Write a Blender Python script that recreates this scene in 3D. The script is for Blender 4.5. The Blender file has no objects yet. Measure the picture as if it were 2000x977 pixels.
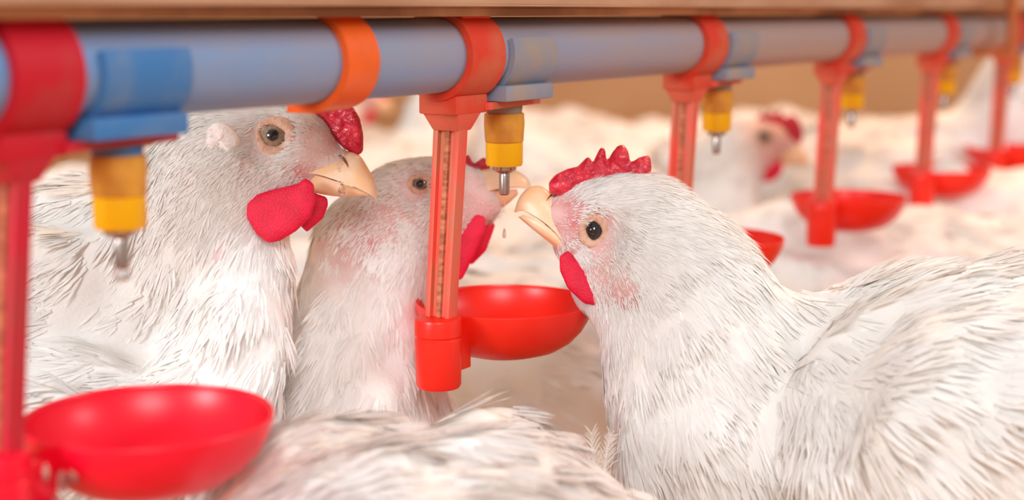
import bpy, math, random
import numpy as np
from mathutils import Matrix, Vector
from mathutils.bvhtree import BVHTree

rng = np.random.default_rng(7)
random.seed(7)
SC = bpy.context.scene
COL = SC.collection
FPX, CX, CY = 2900.0, 1000.0, 488.5
H = 0.36
PITCH = math.radians(9.17)
cp, sp = math.cos(PITCH), math.sin(PITCH)
RC = np.array([[1, 0, 0], [0, cp, sp], [0, -sp, cp]])      # camera-aligned axes (right, forward, up) -> world
CAMPOS = np.array([0, 0, H])

def to_world(p):
    return np.asarray(p, float) @ RC.T + CAMPOS
def from_world(p):
    return (np.asarray(p, float) - CAMPOS) @ RC
def at(px, py, d):
    return np.array([(px - CX) / FPX * d, d, (CY - py) / FPX * d])
def atw(px, py, d):
    return to_world(at(px, py, d))

# ------------------------------------------------------------------ materials
def lin(r, g, b):
    f = lambda c: (c / 255 / 12.92) if c / 255 <= 0.04045 else ((c / 255 + 0.055) / 1.055) ** 2.4
    return (f(r), f(g), f(b), 1)

def new_mat(name):
    m = bpy.data.materials.new(name); m.use_nodes = True
    nt = m.node_tree; nt.nodes.clear()
    out = nt.nodes.new('ShaderNodeOutputMaterial')
    return m, nt, out

def pmat(name, col, rough=0.5, spec=0.5, col2=None, nscale=60, bump=0.0, bscale=200, sss=0.0, sssr=(1, .3, .2), sscale=.004,
         metal=0.0, trans=0.0, translucent=0.0, attr=None, stretch=(1, 1, 1), thresh=(.4, .65), coat=0.0, alpha=None):
    m, nt, out = new_mat(name)
    N, L = nt.nodes.new, nt.links.new
    b = N('ShaderNodeBsdfPrincipled')
    b.inputs['Roughness'].default_value = rough
    b.inputs['Specular IOR Level'].default_value = spec
    b.inputs['Metallic'].default_value = metal
    b.inputs['Transmission Weight'].default_value = trans
    b.inputs['Coat Weight'].default_value = coat
    b.inputs['Base Color'].default_value = col
    if sss:
        b.inputs['Subsurface Weight'].default_value = sss
        b.inputs['Subsurface Radius'].default_value = sssr
        b.inputs['Subsurface Scale'].default_value = sscale
    tc = N('ShaderNodeTexCoord'); mp = N('ShaderNodeMapping'); mp.inputs['Scale'].default_value = stretch
    L(tc.outputs['Object'], mp.inputs['Vector'])
    src = None
    if attr:
        a = N('ShaderNodeAttribute'); a.attribute_name = attr; src = a.outputs['Color']
    if col2:
        n = N('ShaderNodeTexNoise'); n.inputs['Scale'].default_value = nscale; n.inputs['Detail'].default_value = 5
        L(mp.outputs['Vector'], n.inputs['Vector'])
        r = N('ShaderNodeValToRGB'); r.color_ramp.elements[0].position = thresh[0]; r.color_ramp.elements[1].position = thresh[1]
        L(n.outputs['Fac'], r.inputs['Fac'])
        mx = N('ShaderNodeMix'); mx.data_type = 'RGBA'
        L(r.outputs['Color'], mx.inputs['Factor'])
        mx.inputs['A'].default_value = col; mx.inputs['B'].default_value = col2
        if src: L(src, mx.inputs['A'])
        src = mx.outputs['Result']
    if src: L(src, b.inputs['Base Color'])
    if bump:
        n = N('ShaderNodeTexNoise'); n.inputs['Scale'].default_value = bscale; n.inputs['Detail'].default_value = 4
        L(mp.outputs['Vector'], n.inputs['Vector'])
        bp = N('ShaderNodeBump'); bp.inputs['Strength'].default_value = bump; bp.inputs['Distance'].default_value = 0.001
        L(n.outputs['Fac'], bp.inputs['Height']); L(bp.outputs['Normal'], b.inputs['Normal'])
    sh = b.outputs[0]
    if translucent:
        t = N('ShaderNodeBsdfTranslucent'); t.inputs['Color'].default_value = col
        if src: L(src, t.inputs['Color'])
        ms = N('ShaderNodeMixShader'); ms.inputs['Fac'].default_value = translucent
        L(sh, ms.inputs[1]); L(t.outputs[0], ms.inputs[2]); sh = ms.outputs[0]
    L(sh, out.inputs['Surface'])
    return m

M = {}
M['skin'] = pmat('hen_skin', lin(225, 170, 160), .7, .2, attr='col', bump=.35, bscale=500, sss=.12, sscale=.004)
M['plume'] = pmat('white_plumage', lin(238, 232, 226), .85, .15, attr='col', translucent=.10)
M['comb'] = pmat('red_comb', lin(196, 8, 48), .34, .5, col2=lin(226, 50, 72), nscale=170, bump=.8, bscale=620, sss=.15, sscale=.003, coat=.25)
M['wattle'] = pmat('red_wattle', lin(232, 8, 62), .42, .4, col2=lin(214, 2, 50), nscale=120, bump=.5, bscale=1500, sss=.15, sscale=.003)
M['beak'] = pmat('beak_horn', lin(244, 196, 150), .33, .5, col2=lin(248, 216, 184), nscale=70, bump=.15, bscale=250, sss=.15, sssr=(1, .5, .25), sscale=.003)
M['nostril'] = pmat('nostril_dark', lin(120, 62, 48), .7)
M['lobe'] = pmat('earlobe', lin(250, 246, 242), .7, .3, col2=lin(246, 230, 226), nscale=200, bump=.5, bscale=700, sss=.1)
M['lid'] = pmat('eyelid', lin(226, 186, 162), .55, .3, col2=lin(208, 158, 134), nscale=400, bump=.5, bscale=1200)
M['red'] = pmat('red_plastic', lin(250, 44, 26), .33, .5, translucent=.14, col2=lin(244, 36, 20), nscale=40)
M['crimson'] = pmat('crimson_plastic', lin(250, 8, 52), .35, .5, translucent=.12, col2=lin(238, 6, 42), nscale=40)  # same red plastic, cool near light tinted into the colour
M['reddirty'] = pmat('red_plastic_dirty', lin(232, 84, 66), .5, .4, col2=lin(176, 116, 84), nscale=60, stretch=(1, 1, .5), thresh=(.42, .72))
M['crimsondirty'] = pmat('crimson_plastic_dirty', lin(196, 22, 46), .5, .4, col2=lin(140, 70, 62), nscale=60, stretch=(1, 1, .5), thresh=(.45, .8))  # dirty red plastic again, tinted for the cool near light
M['grime'] = pmat('brown_grime', lin(158, 92, 66), .8, .2, col2=lin(206, 130, 96), nscale=140, stretch=(1, 1, 3))
M['redring'] = pmat('red_clamp', lin(216, 58, 36), .55, .3, col2=lin(196, 112, 80), nscale=45, thresh=(.4, .8))
M['crimsonring'] = pmat('crimson_clamp', lin(192, 18, 38), .55, .3, col2=lin(168, 70, 66), nscale=45, thresh=(.52, .85))  # red clamp copy with the cool light put into its colour
M['orange'] = pmat('orange_plastic', lin(244, 100, 28), .42, .4, col2=lin(226, 96, 34), nscale=50)
M['yellow'] = pmat('yellow_plastic', lin(250, 186, 4), .35, .5, translucent=.15)
M['amber'] = pmat('amber_plastic', lin(240, 172, 66), .38, .5, translucent=.25, col2=lin(206, 132, 48), nscale=60)
M['grey'] = pmat('grey_collar', lin(150, 132, 118), .5)
M['metal'] = pmat('steel', lin(190, 180, 175), .22, .5, metal=1.0)
M['saddle'] = pmat('blue_saddle', lin(58, 118, 178), .5, .4, col2=lin(120, 138, 160), nscale=50, thresh=(.45, .8))
M['saddledust'] = pmat('dusty_blue_saddle', lin(132, 142, 164), .6, .3, col2=lin(160, 146, 138), nscale=40)
M['rail'] = pmat('dusty_rail', lin(196, 152, 122), .6, .4, col2=lin(170, 124, 94), nscale=22, stretch=(.4, .4, 2))
M['railweb'] = pmat('dirty_rail_channel', lin(206, 156, 118), .6, .4, col2=lin(150, 104, 74), nscale=14, thresh=(.42, .6))
M['floor'] = pmat('wood_shaving_litter', lin(200, 156, 114), .95, .1, col2=lin(160, 112, 76), nscale=30, bump=1, bscale=120)
M['wall'] = pmat('tan_curtain_wall', lin(206, 166, 130), .9, .1, col2=lin(192, 148, 112), nscale=2)
M['droppings'] = pmat('dried_splatter', lin(210, 160, 150), .8, .2, col2=lin(150, 60, 60), nscale=200)
M['wire'] = pmat('hanging_cord', lin(196, 112, 60), .7)

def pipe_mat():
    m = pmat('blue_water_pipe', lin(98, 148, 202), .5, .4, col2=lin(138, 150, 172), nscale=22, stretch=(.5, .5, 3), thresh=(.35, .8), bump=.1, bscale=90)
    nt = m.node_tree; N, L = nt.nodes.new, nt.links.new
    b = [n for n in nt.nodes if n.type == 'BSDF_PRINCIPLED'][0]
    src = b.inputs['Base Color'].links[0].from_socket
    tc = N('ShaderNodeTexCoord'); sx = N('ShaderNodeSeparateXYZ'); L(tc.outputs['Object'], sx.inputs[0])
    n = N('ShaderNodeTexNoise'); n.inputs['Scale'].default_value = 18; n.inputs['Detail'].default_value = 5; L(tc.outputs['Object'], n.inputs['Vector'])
    mul = N('ShaderNodeMath'); mul.operation = 'MULTIPLY_ADD'; mul.inputs[1].default_value = 1.8; mul.inputs[2].default_value = -.2  # tan grows along the pipe: dust plus warm far light painted in
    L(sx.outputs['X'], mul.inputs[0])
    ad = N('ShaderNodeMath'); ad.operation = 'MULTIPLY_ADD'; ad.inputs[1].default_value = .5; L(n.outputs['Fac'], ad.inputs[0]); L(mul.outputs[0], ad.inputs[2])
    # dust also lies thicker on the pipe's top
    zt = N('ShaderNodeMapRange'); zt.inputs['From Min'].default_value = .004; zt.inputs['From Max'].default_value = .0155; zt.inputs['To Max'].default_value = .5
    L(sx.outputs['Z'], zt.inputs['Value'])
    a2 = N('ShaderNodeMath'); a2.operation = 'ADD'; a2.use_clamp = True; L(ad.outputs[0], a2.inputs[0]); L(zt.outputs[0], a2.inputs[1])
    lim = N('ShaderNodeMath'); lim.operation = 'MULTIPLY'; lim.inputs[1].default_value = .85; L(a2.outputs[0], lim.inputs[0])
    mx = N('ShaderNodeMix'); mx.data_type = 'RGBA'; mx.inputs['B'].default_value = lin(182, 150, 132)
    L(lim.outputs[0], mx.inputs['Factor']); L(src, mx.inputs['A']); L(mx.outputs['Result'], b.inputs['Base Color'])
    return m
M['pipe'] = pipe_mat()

def eye_mat():
    m, nt, out = new_mat('hen_eye')
    N, L = nt.nodes.new, nt.links.new
    a = N('ShaderNodeAttribute'); a.attribute_name = 'col'
    b = N('ShaderNodeBsdfPrincipled'); b.inputs['Roughness'].default_value = .06; b.inputs['Coat Weight'].default_value = 1; b.inputs['Coat Roughness'].default_value = .02
    L(a.outputs['Color'], b.inputs['Base Color']); L(b.outputs[0], out.inputs['Surface'])
    return m
M['eye'] = eye_mat()
def water_mat():
    m, nt, out = new_mat('water')
    g = nt.nodes.new('ShaderNodeBsdfPrincipled'); g.inputs['Transmission Weight'].default_value = 1; g.inputs['Roughness'].default_value = .02; g.inputs['IOR'].default_value = 1.33
    nt.links.new(g.outputs[0], out.inputs['Surface']); return m
M['water'] = water_mat()

# ------------------------------------------------------------------ object helpers
def empty(name, loc, label=None, cat=None, group=None, rz=0):
    o = bpy.data.objects.new(name, None); COL.objects.link(o); o.location = loc; o.rotation_euler.z = rz
    o.empty_display_size = .02
    tag(o, label, cat, group); return o
def tag(o, label=None, cat=None, group=None, kind=None):
    for k, v in (('label', label), ('category', cat), ('group', group), ('kind', kind)):
        if v: o[k] = v
    return o
def mesh_obj(name, verts, faces, mat, parent=None, smooth=True, cols=None, normals=None, origin=None, sharp=None):
    verts = np.asarray(verts, float)
    off = np.array(origin if origin is not None else (parent_loc(parent) if parent else (0, 0, 0)), float)
    me = bpy.data.meshes.new(name)
    if isinstance(faces, tuple):           # (loops flat, sizes)
        loops, sizes = faces
        me.vertices.add(len(verts)); me.vertices.foreach_set('co', (verts - off).astype(np.float32).ravel())
        me.loops.add(len(loops)); me.loops.foreach_set('vertex_index', loops.astype(np.int32))
        me.polygons.add(len(sizes))
        st = np.concatenate(([0], np.cumsum(sizes)[:-1])).astype(np.int32)
        me.polygons.foreach_set('loop_start', st)
        me.update(calc_edges=True)
    else:
        me.from_pydata((verts - off).tolist(), [], [list(map(int, f)) for f in faces])
    me.validate()
    me.polygons.foreach_set('use_smooth', [smooth] * len(me.polygons))
    if cols is not None:
        a = me.color_attributes.new('col', 'FLOAT_COLOR', 'POINT')
        c = np.ones((len(verts), 4), np.float32); c[:, :3] = cols
        a.data.foreach_set('color', c.ravel())
    if normals is not None:
        pass
    if sharp is not None and smooth:
        me.set_sharp_from_angle(angle=math.radians(sharp))
    me.materials.append(mat)
    o = bpy.data.objects.new(name, me); COL.objects.link(o)
    if parent: o.parent = parent
    if origin is not None:
        o.location = off - (parent_loc(parent) if parent else 0)
    return o
def parent_loc(p):
    v = np.zeros(3)
    while p is not None:
        v += np.array(p.location); p = p.parent
    return v
def copy_tree(o, parent=None):
    c = o.copy(); COL.objects.link(c); c.parent = parent
    for ch in list(o.children): copy_tree(ch, c)
    return c

# ------------------------------------------------------------------ implicit surfaces
def surface_nets(xs, ys, zs, F):
    ins = F < 0
    a = ins[:-1, :-1, :-1].astype(np.int8)
    s = a.copy()
    for dx in (0, 1):
        for dy in (0, 1):
            for dz in (0, 1):
                if dx + dy + dz:
                    s += ins[dx:ins.shape[0] - 1 + dx, dy:ins.shape[1] - 1 + dy, dz:ins.shape[2] - 1 + dz]
    mixed = (s > 0) & (s < 8)
    I, J, K = np.nonzero(mixed)
    n = len(I)
    idx = -np.ones(mixed.shape, np.int64); idx[I, J, K] = np.arange(n)
    acc = np.zeros((n, 3)); cnt = np.zeros(n)
    corners = [(x, y, z) for x in (0, 1) for y in (0, 1) for z in (0, 1)]
    for ca in corners:
        for ax in range(3):
            if ca[ax] == 0:
                cb = list(ca); cb[ax] = 1
                fa = F[I + ca[0], J + ca[1], K + ca[2]]; fb = F[I + cb[0], J + cb[1], K + cb[2]]
                m = (fa < 0) != (fb < 0)
                t = np.where(m, fa / np.where(fa == fb, 1, fa - fb), 0)
                pa = np.stack([xs[I + ca[0]], ys[J + ca[1]], zs[K + ca[2]]], 1)
                pb = np.stack([xs[I + cb[0]], ys[J + cb[1]], zs[K + cb[2]]], 1)
                acc += (pa + (pb - pa) * t[:, None]) * m[:, None]; cnt += m
    V = acc / cnt[:, None]
    quads = []
    def add(ax):
        o = [1, 1, 1]; o[ax] = 0
        sl = lambda q: tuple(slice(o[d] if d != ax else q, (ins.shape[d] - (1 if d != ax else 1 - q))) for d in range(3))
        A = ins[sl(0)]; B = ins[sl(1)]
        P = np.nonzero(A != B)
        flip = A[P]
        g = [P[d] + (o[d] if d != ax else 0) for d in range(3)]
        d1, d2 = (ax + 1) % 3, (ax + 2) % 3
        def cell(u, v):
            c = [g[0].copy(), g[1].copy(), g[2].copy()]; c[d1] -= u; c[d2] -= v
            return idx[c[0], c[1], c[2]]
        q = np.stack([cell(1, 1), cell(0, 1), cell(0, 0), cell(1, 0)], 1)
        q[~flip] = q[~flip][:, ::-1]
        quads.append(q)
    for ax in range(3): add(ax)
    Q = np.concatenate(quads); Q = Q[(Q >= 0).all(1)]
    return V, Q

def smin(a, b, k):
    if k <= 0: return np.minimum(a, b)
    h = np.maximum(k - np.abs(a - b), 0) / k
    return np.minimum(a, b) - h * h * k * .25

def eval_prims(xs, ys, zs, prims, noise=None):
    F = np.full((len(xs), len(ys), len(zs)), 1.0, np.float32)
    for p in prims:
        kind, k = p[0], p[-1]
        if kind == 'cap':
            p0, p1, r0, r1 = map(lambda q: np.asarray(q, float), p[1:5])
            lo = np.minimum(p0 - r0, p1 - r1) - k - .004; hi = np.maximum(p0 + r0, p1 + r1) + k + .004
        else:
            c = np.asarray(p[1], float); r = np.asarray(p[2], float); R = r.max()
            lo = c - R - k - .004; hi = c + R + k + .004
        i0, i1 = np.searchsorted(xs, (lo[0], hi[0])); j0, j1 = np.searchsorted(ys, (lo[1], hi[1])); k0, k1 = np.searchsorted(zs, (lo[2], hi[2]))
        if i1 <= i0 or j1 <= j0 or k1 <= k0: continue
        X = xs[i0:i1, None, None]; Y = ys[None, j0:j1, None]; Z = zs[None, None, k0:k1]
        if kind == 'cap':
            d = p1 - p0; L2 = max((d * d).sum(), 1e-9)
            ax, ay, az = X - p0[0], Y - p0[1], Z - p0[2]
            t = np.clip((ax * d[0] + ay * d[1] + az * d[2]) / L2, 0, 1)
            D = np.sqrt((ax - t * d[0]) ** 2 + (ay - t * d[1]) ** 2 + (az - t * d[2]) ** 2) - (r0 + (r1 - r0) * t)
        else:
            a = math.radians(p[3]); ca, sa = math.cos(a), math.sin(a)
            yaw = math.radians(p[4]) if len(p) > 6 else 0
            dx, dy, dz = X - c[0], Y - c[1], Z - c[2]
            if yaw:
                cw, sw = math.cos(yaw), math.sin(yaw)
                dx, dy = dx * cw + dy * sw, -dx * sw + dy * cw
            u = dx * ca + dz * sa; w = -dx * sa + dz * ca
            k0_ = np.sqrt((u / r[0]) ** 2 + (dy / r[1]) ** 2 + (w / r[2]) ** 2)
            k1_ = np.sqrt((u / r[0] ** 2) ** 2 + (dy / r[1] ** 2) ** 2 + (w / r[2] ** 2) ** 2) + 1e-9
            D = k0_ * (k0_ - 1) / k1_
        sub = F[i0:i1, j0:j1, k0:k1]
        if kind == 'sub':
            F[i0:i1, j0:j1, k0:k1] = -smin(-sub, D.astype(np.float32), k)
        else:
            F[i0:i1, j0:j1, k0:k1] = smin(sub, D.astype(np.float32), k)
    if noise:
        amp, wl, hc, hr = noise
        X = xs[:, None, None]; Y = ys[None, :, None]; Z = zs[None, None, :]
        nz = 0
        r2 = np.random.default_rng(3)
        for i in range(7):
            v = r2.normal(size=3); v /= np.linalg.norm(v); v *= 2 * math.pi / (wl * (0.6 + .8 * r2.random())); ph = r2.random() * 6.28
            nz = nz + np.sin(X * v[0] + Y * v[1] + Z * v[2] + ph)
        far = np.clip((np.sqrt((X - hc[0]) ** 2 + (Y - hc[1]) ** 2 + (Z - hc[2]) ** 2) - hr) / .05, 0, 1)
        F = F + (amp / 2.2 * nz * far).astype(np.float32)
    return F

def axis_coords(lo, hi, flo, fhi, hc, hf):
    out = [lo]; x = lo
    while x < hi:
        dist = max(flo - x, x - fhi, 0)
        x += min(hc, hf + dist * .08 + (0 if dist == 0 else 0)); out.append(x)
    return np.array(out)

def poly_sdf(px, pz, poly):
    poly = np.asarray(poly, float); n = len(poly)
    d = np.full(px.shape, 1e9); s = np.ones(px.shape)
    for i in range(n):
        a = poly[i]; b = poly[i - 1]
        ex, ez = b[0] - a[0], b[1] - a[1]
        wx, wz = px - a[0], pz - a[1]
        t = np.clip((wx * ex + wz * ez) / (ex * ex + ez * ez + 1e-18), 0, 1)
        d = np.minimum(d, (wx - ex * t) ** 2 + (wz - ez * t) ** 2)
        c1 = pz >= a[1]; c2 = pz < b[1]; c3 = ex * wz > ez * wx
        s = np.where((c1 & c2 & c3) | (~c1 & ~c2 & ~c3), -s, s)
    return s * np.sqrt(d)

def pillow(poly, th, y0=0.0, edge=.004, h=.0006, minr=.0006, bend=None, bumps=0.0):
    """closed soft slab round a side outline (x,z), half thickness th, centred on y0 (+bend)"""
    poly = np.asarray(poly, float); lo = poly.min(0) - 4 * h; hi = poly.max(0) + 4 * h
    ext = th + 4 * h + (.006 if bend is not None else 0)
    xs = np.arange(lo[0], hi[0], h); zs = np.arange(lo[1], hi[1], h); ys = np.arange(-ext, ext, h)
    PX, PZ = np.meshgrid(xs, zs, indexing='ij')
    d2 = poly_sdf(PX, PZ, poly)
    # light blur of the outline distance rounds the corners
    for _ in range(2):
        d2 = (d2 + np.roll(d2, 1, 0) + np.roll(d2, -1, 0) + np.roll(d2, 1, 1) + np.roll(d2, -1, 1)) / 5
    q = np.clip(-d2 / edge, 0, 1)
    half = th * np.sqrt(1 - (1 - q) ** 2)
    if bumps: half = half * (1 + bumps * (np.sin(PX * 900 + 2 * np.sin(PZ * 700)) * np.sin(PZ * 1100 + 1.5 * np.sin(PX * 650))))
    b = bend(PX, PZ) if bend is not None else 0 * PX
    F = np.maximum(np.abs(ys[None, :, None] - b[:, None, :]) - half[:, None, :], (d2)[:, None, :])
    V, Q = surface_nets(xs, ys, zs, F.astype(np.float32))
    V[:, 1] += y0
    for _ in range(2): V = relax(V, Q)
    return V, Q
def relax(V, Q):
    acc = np.zeros_like(V); c = np.zeros(len(V))
    for a, b in ((0, 1), (1, 2), (2, 3), (3, 0)):
        np.add.at(acc, Q[:, a], V[Q[:, b]]); np.add.at(c, Q[:, a], 1)
        np.add.at(acc, Q[:, b], V[Q[:, a]]); np.add.at(c, Q[:, b], 1)
    return V * .4 + .6 * acc / np.maximum(c, 1)[:, None]
def quads(Q):
    return (Q.ravel(), np.full(len(Q), 4))

def catmull(P, n):
    P = np.asarray(P, float); out = []
    Pp = np.vstack([2 * P[0] - P[1], P, 2 * P[-1] - P[-2]])
    for i in range(1, len(Pp) - 2):
        for t in np.linspace(0, 1, n, endpoint=False):
            a, b, c, d = Pp[i - 1], Pp[i], Pp[i + 1], Pp[i + 2]
            out.append(.5 * ((2 * b) + (-a + c) * t + (2 * a - 5 * b + 4 * c - d) * t * t + (-a + 3 * b - 3 * c + d) * t ** 3))
    out.append(P[-1]); return np.array(out)

def half_loft(ridge, mouth, w, seg=14):
    """ridge / mouth: stations (x,z); w half widths. half-ellipse sections, closed."""
    R = catmull(ridge, 5); Mo = catmull(mouth, 5); W = catmull(np.array(w)[:, None], 5)[:, 0].clip(.0002)
    V = []; F = []; n = len(R)
    for i in range(n):
        for j in range(seg + 1):
            th = math.pi * j / seg
            s = math.sin(th) ** .85
            p = Mo[i] + (R[i] - Mo[i]) * s
            V.append((p[0], W[i] * math.cos(th), p[1]))
        V.append((Mo[i][0], 0, Mo[i][1]))
    m = seg + 2
    for i in range(n - 1):
        for j in range(m):
            a = i * m + j; b = i * m + (j + 1) % m
            F.append((a, b, b + m, a + m))
    F.append(list(range(m))[::-1]); F.append([(n - 1) * m + j for j in range(m)])
    return np.array(V), F

# ------------------------------------------------------------------ plumage
def hash01(n, r): return r.random(n)

def make_plumage(V, Q, guides, bare, to_w, nblades, view_w, r, dirt=None, tone=(0.89, .865, .84), frame_front=None, region=None):
    """V,Q body mesh in frame coords. guides: list of (pos, dir, length, width, spread). bare: (centre, radius, len_factor, keep)"""
    T = np.concatenate([Q[:, [0, 1, 2]], Q[:, [0, 2, 3]]])
    A, B, C = V[T[:, 0]], V[T[:, 1]], V[T[:, 2]]
    cr = np.cross(B - A, C - A); ar = np.linalg.norm(cr, axis=1) * .5
    fn = cr / (2 * ar[:, None] + 1e-12)
    vn = np.zeros_like(V)
    for i in range(3): np.add.at(vn, T[:, i], cr)
    vn /= np.linalg.norm(vn, axis=1)[:, None] + 1e-12
    cen = (A + B + C) / 3
    gp = np.array([g[0] for g in guides]); gd = np.array([g[1] for g in guides]); gd = gd / np.linalg.norm(gd, axis=1)[:, None]
    gq = np.array([[g[2], g[3], g[4]] for g in guides])
    def field(P):
        d2 = ((P[:, None, :] - gp[None]) ** 2).sum(2)
        w = 1 / (d2 + 1e-4) ** 2.0; w /= w.sum(1)[:, None]
        return w @ gd, w @ gq
    wt = ar.copy()
    if view_w is not None:
        facing = (fn * view_w).sum(1)
        wt *= np.where(facing > -.15, 1, .35)
    _, q = field(cen)
    wt /= (q[:, 0] * 1000) ** .9           # short feathers need more blades
    for (c, rad, lf, keep) in bare:
        d = np.linalg.norm(cen - np.asarray(c), axis=1)
        wt *= 1 - (1 - keep) * np.clip((rad - d) / (rad * .35) , 0, 1)
    leg = cen @ np.array(frame_front) if frame_front is not None else None
    if region is not None:
        dd = np.linalg.norm(cen - np.asarray(region[0]), axis=1)
        wt = wt * (dd < region[1]) * np.clip((region[1] - dd) / .012, 0.02, 1)
    wt /= wt.sum()
    per = 14
    ncl = max(1, nblades // per)
    ti = r.choice(len(T), ncl, p=wt)
    u = r.random((ncl, 2)); m = u.sum(1) > 1; u[m] = 1 - u[m]
    P = A[ti] + (B[ti] - A[ti]) * u[:, :1] + (C[ti] - A[ti]) * u[:, 1:]
    Nn = vn[T[ti, 0]] * (1 - u.sum(1))[:, None] + vn[T[ti, 1]] * u[:, :1] + vn[T[ti, 2]] * u[:, 1:]
    Nn /= np.linalg.norm(Nn, axis=1)[:, None]
    fd, fq = field(P)
    fd += r.normal(scale=.13, size=fd.shape)
    fd -= (fd * Nn).sum(1)[:, None] * Nn
    fd /= np.linalg.norm(fd, axis=1)[:, None] + 1e-9
    side = np.cross(Nn, fd)
    Ln = np.where(fq[:, 0] > .014, .014 + (fq[:, 0] - .014) * .5, fq[:, 0]) * (0.6 + .5 * r.random(ncl)); Wd = fq[:, 1] * np.where(fq[:, 0] > .014, 1.35, 1); Sp = fq[:, 2]
    fac = np.ones(ncl)
    for (c, rad, lf, keep) in bare:
        d = np.linalg.norm(P - np.asarray(c), axis=1)
        fac *= 1 - (1 - lf) * np.clip((rad - d) / (rad * .45), 0, 1)
    Ln *= fac; Sp = Sp * (1 + 1.6 * (1 - fac)); Wd = Wd * (.3 + .7 * fac)
    cl_tone = 1 + r.normal(scale=.035, size=ncl); cl_lift = .02 + .05 * r.random(ncl) + .35 * (1 - fac)
    # expand
    rep = lambda a: np.repeat(a, per, axis=0)
    n = ncl * per
    P, Nn, fd, side = rep(P), rep(Nn), rep(fd), rep(side)
    Ln, Wd, Sp, lift, tn = rep(Ln), rep(Wd), rep(Sp), rep(cl_lift), rep(cl_tone)
    x = r.uniform(-1, 1, n); y = r.random(n)
    root = P + side * (x * Sp * .8)[:, None] + fd * (y * np.maximum(Ln * .45, Sp * 1.2 * (Ln < .006)))[:, None] + Nn * .0001
    L = Ln * (.75 + .35 * r.random(n)) * (1 - .25 * x * x)
    fan = x * .28 + r.normal(scale=.07, size=n)
    d1 = fd + side * fan[:, None] + Nn * (lift * .9)[:, None]
    d2 = fd + side * (fan * .35)[:, None] + Nn * (lift * .1 + r.normal(scale=.05, size=n))[:, None]
    d1 /= np.linalg.norm(d1, axis=1)[:, None]; d2 /= np.linalg.norm(d2, axis=1)[:, None]
    mid = root + d1 * (L * .5)[:, None]; tip = mid + d2 * (L * .55)[:, None]
    wv = side + Nn * r.normal(scale=.2, size=n)[:, None]; wv /= np.linalg.norm(wv, axis=1)[:, None]
    w = (Wd * (.7 + .6 * r.random(n)))[:, None] * .5
    VV = np.empty((n, 5, 3))
    VV[:, 0] = root - wv * w * .8; VV[:, 1] = root + wv * w * .8; VV[:, 2] = mid + wv * w; VV[:, 3] = mid - wv * w; VV[:, 4] = tip
    NN = np.empty((n, 5, 3))
    nn = Nn * .8 + fd * .12 + r.normal(scale=.07, size=(n, 3)); nn /= np.linalg.norm(nn, axis=1)[:, None]
    NN[:] = nn[:, None, :]
    base = np.arange(n)[:, None] * 5
    loops = np.concatenate([base + np.array([[3, 2, 1, 0]]), base + np.array([[4, 2, 3]])], 1).ravel()
    sizes = np.tile([4, 3], n)
    col = np.array(tone)[None, :] * tn[:, None] * (1 + r.normal(scale=.03, size=n))[:, None]
    if dirt is not None:
        for (c, rad, dc, st) in dirt:
            d = np.linalg.norm(P - np.asarray(c), axis=1)
            k = np.clip(1.3 - d / rad, 0, 1)[:, None] * st * (.5 + .5 * r.random(n))[:, None]
            col = col * (1 - k) + np.array(dc) * k
    cols = np.repeat(col.clip(0, .94), 5, axis=0)
    return to_w(VV.reshape(-1, 3), 1), (loops, sizes), cols, to_w(NN.reshape(-1, 3), 0)

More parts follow.
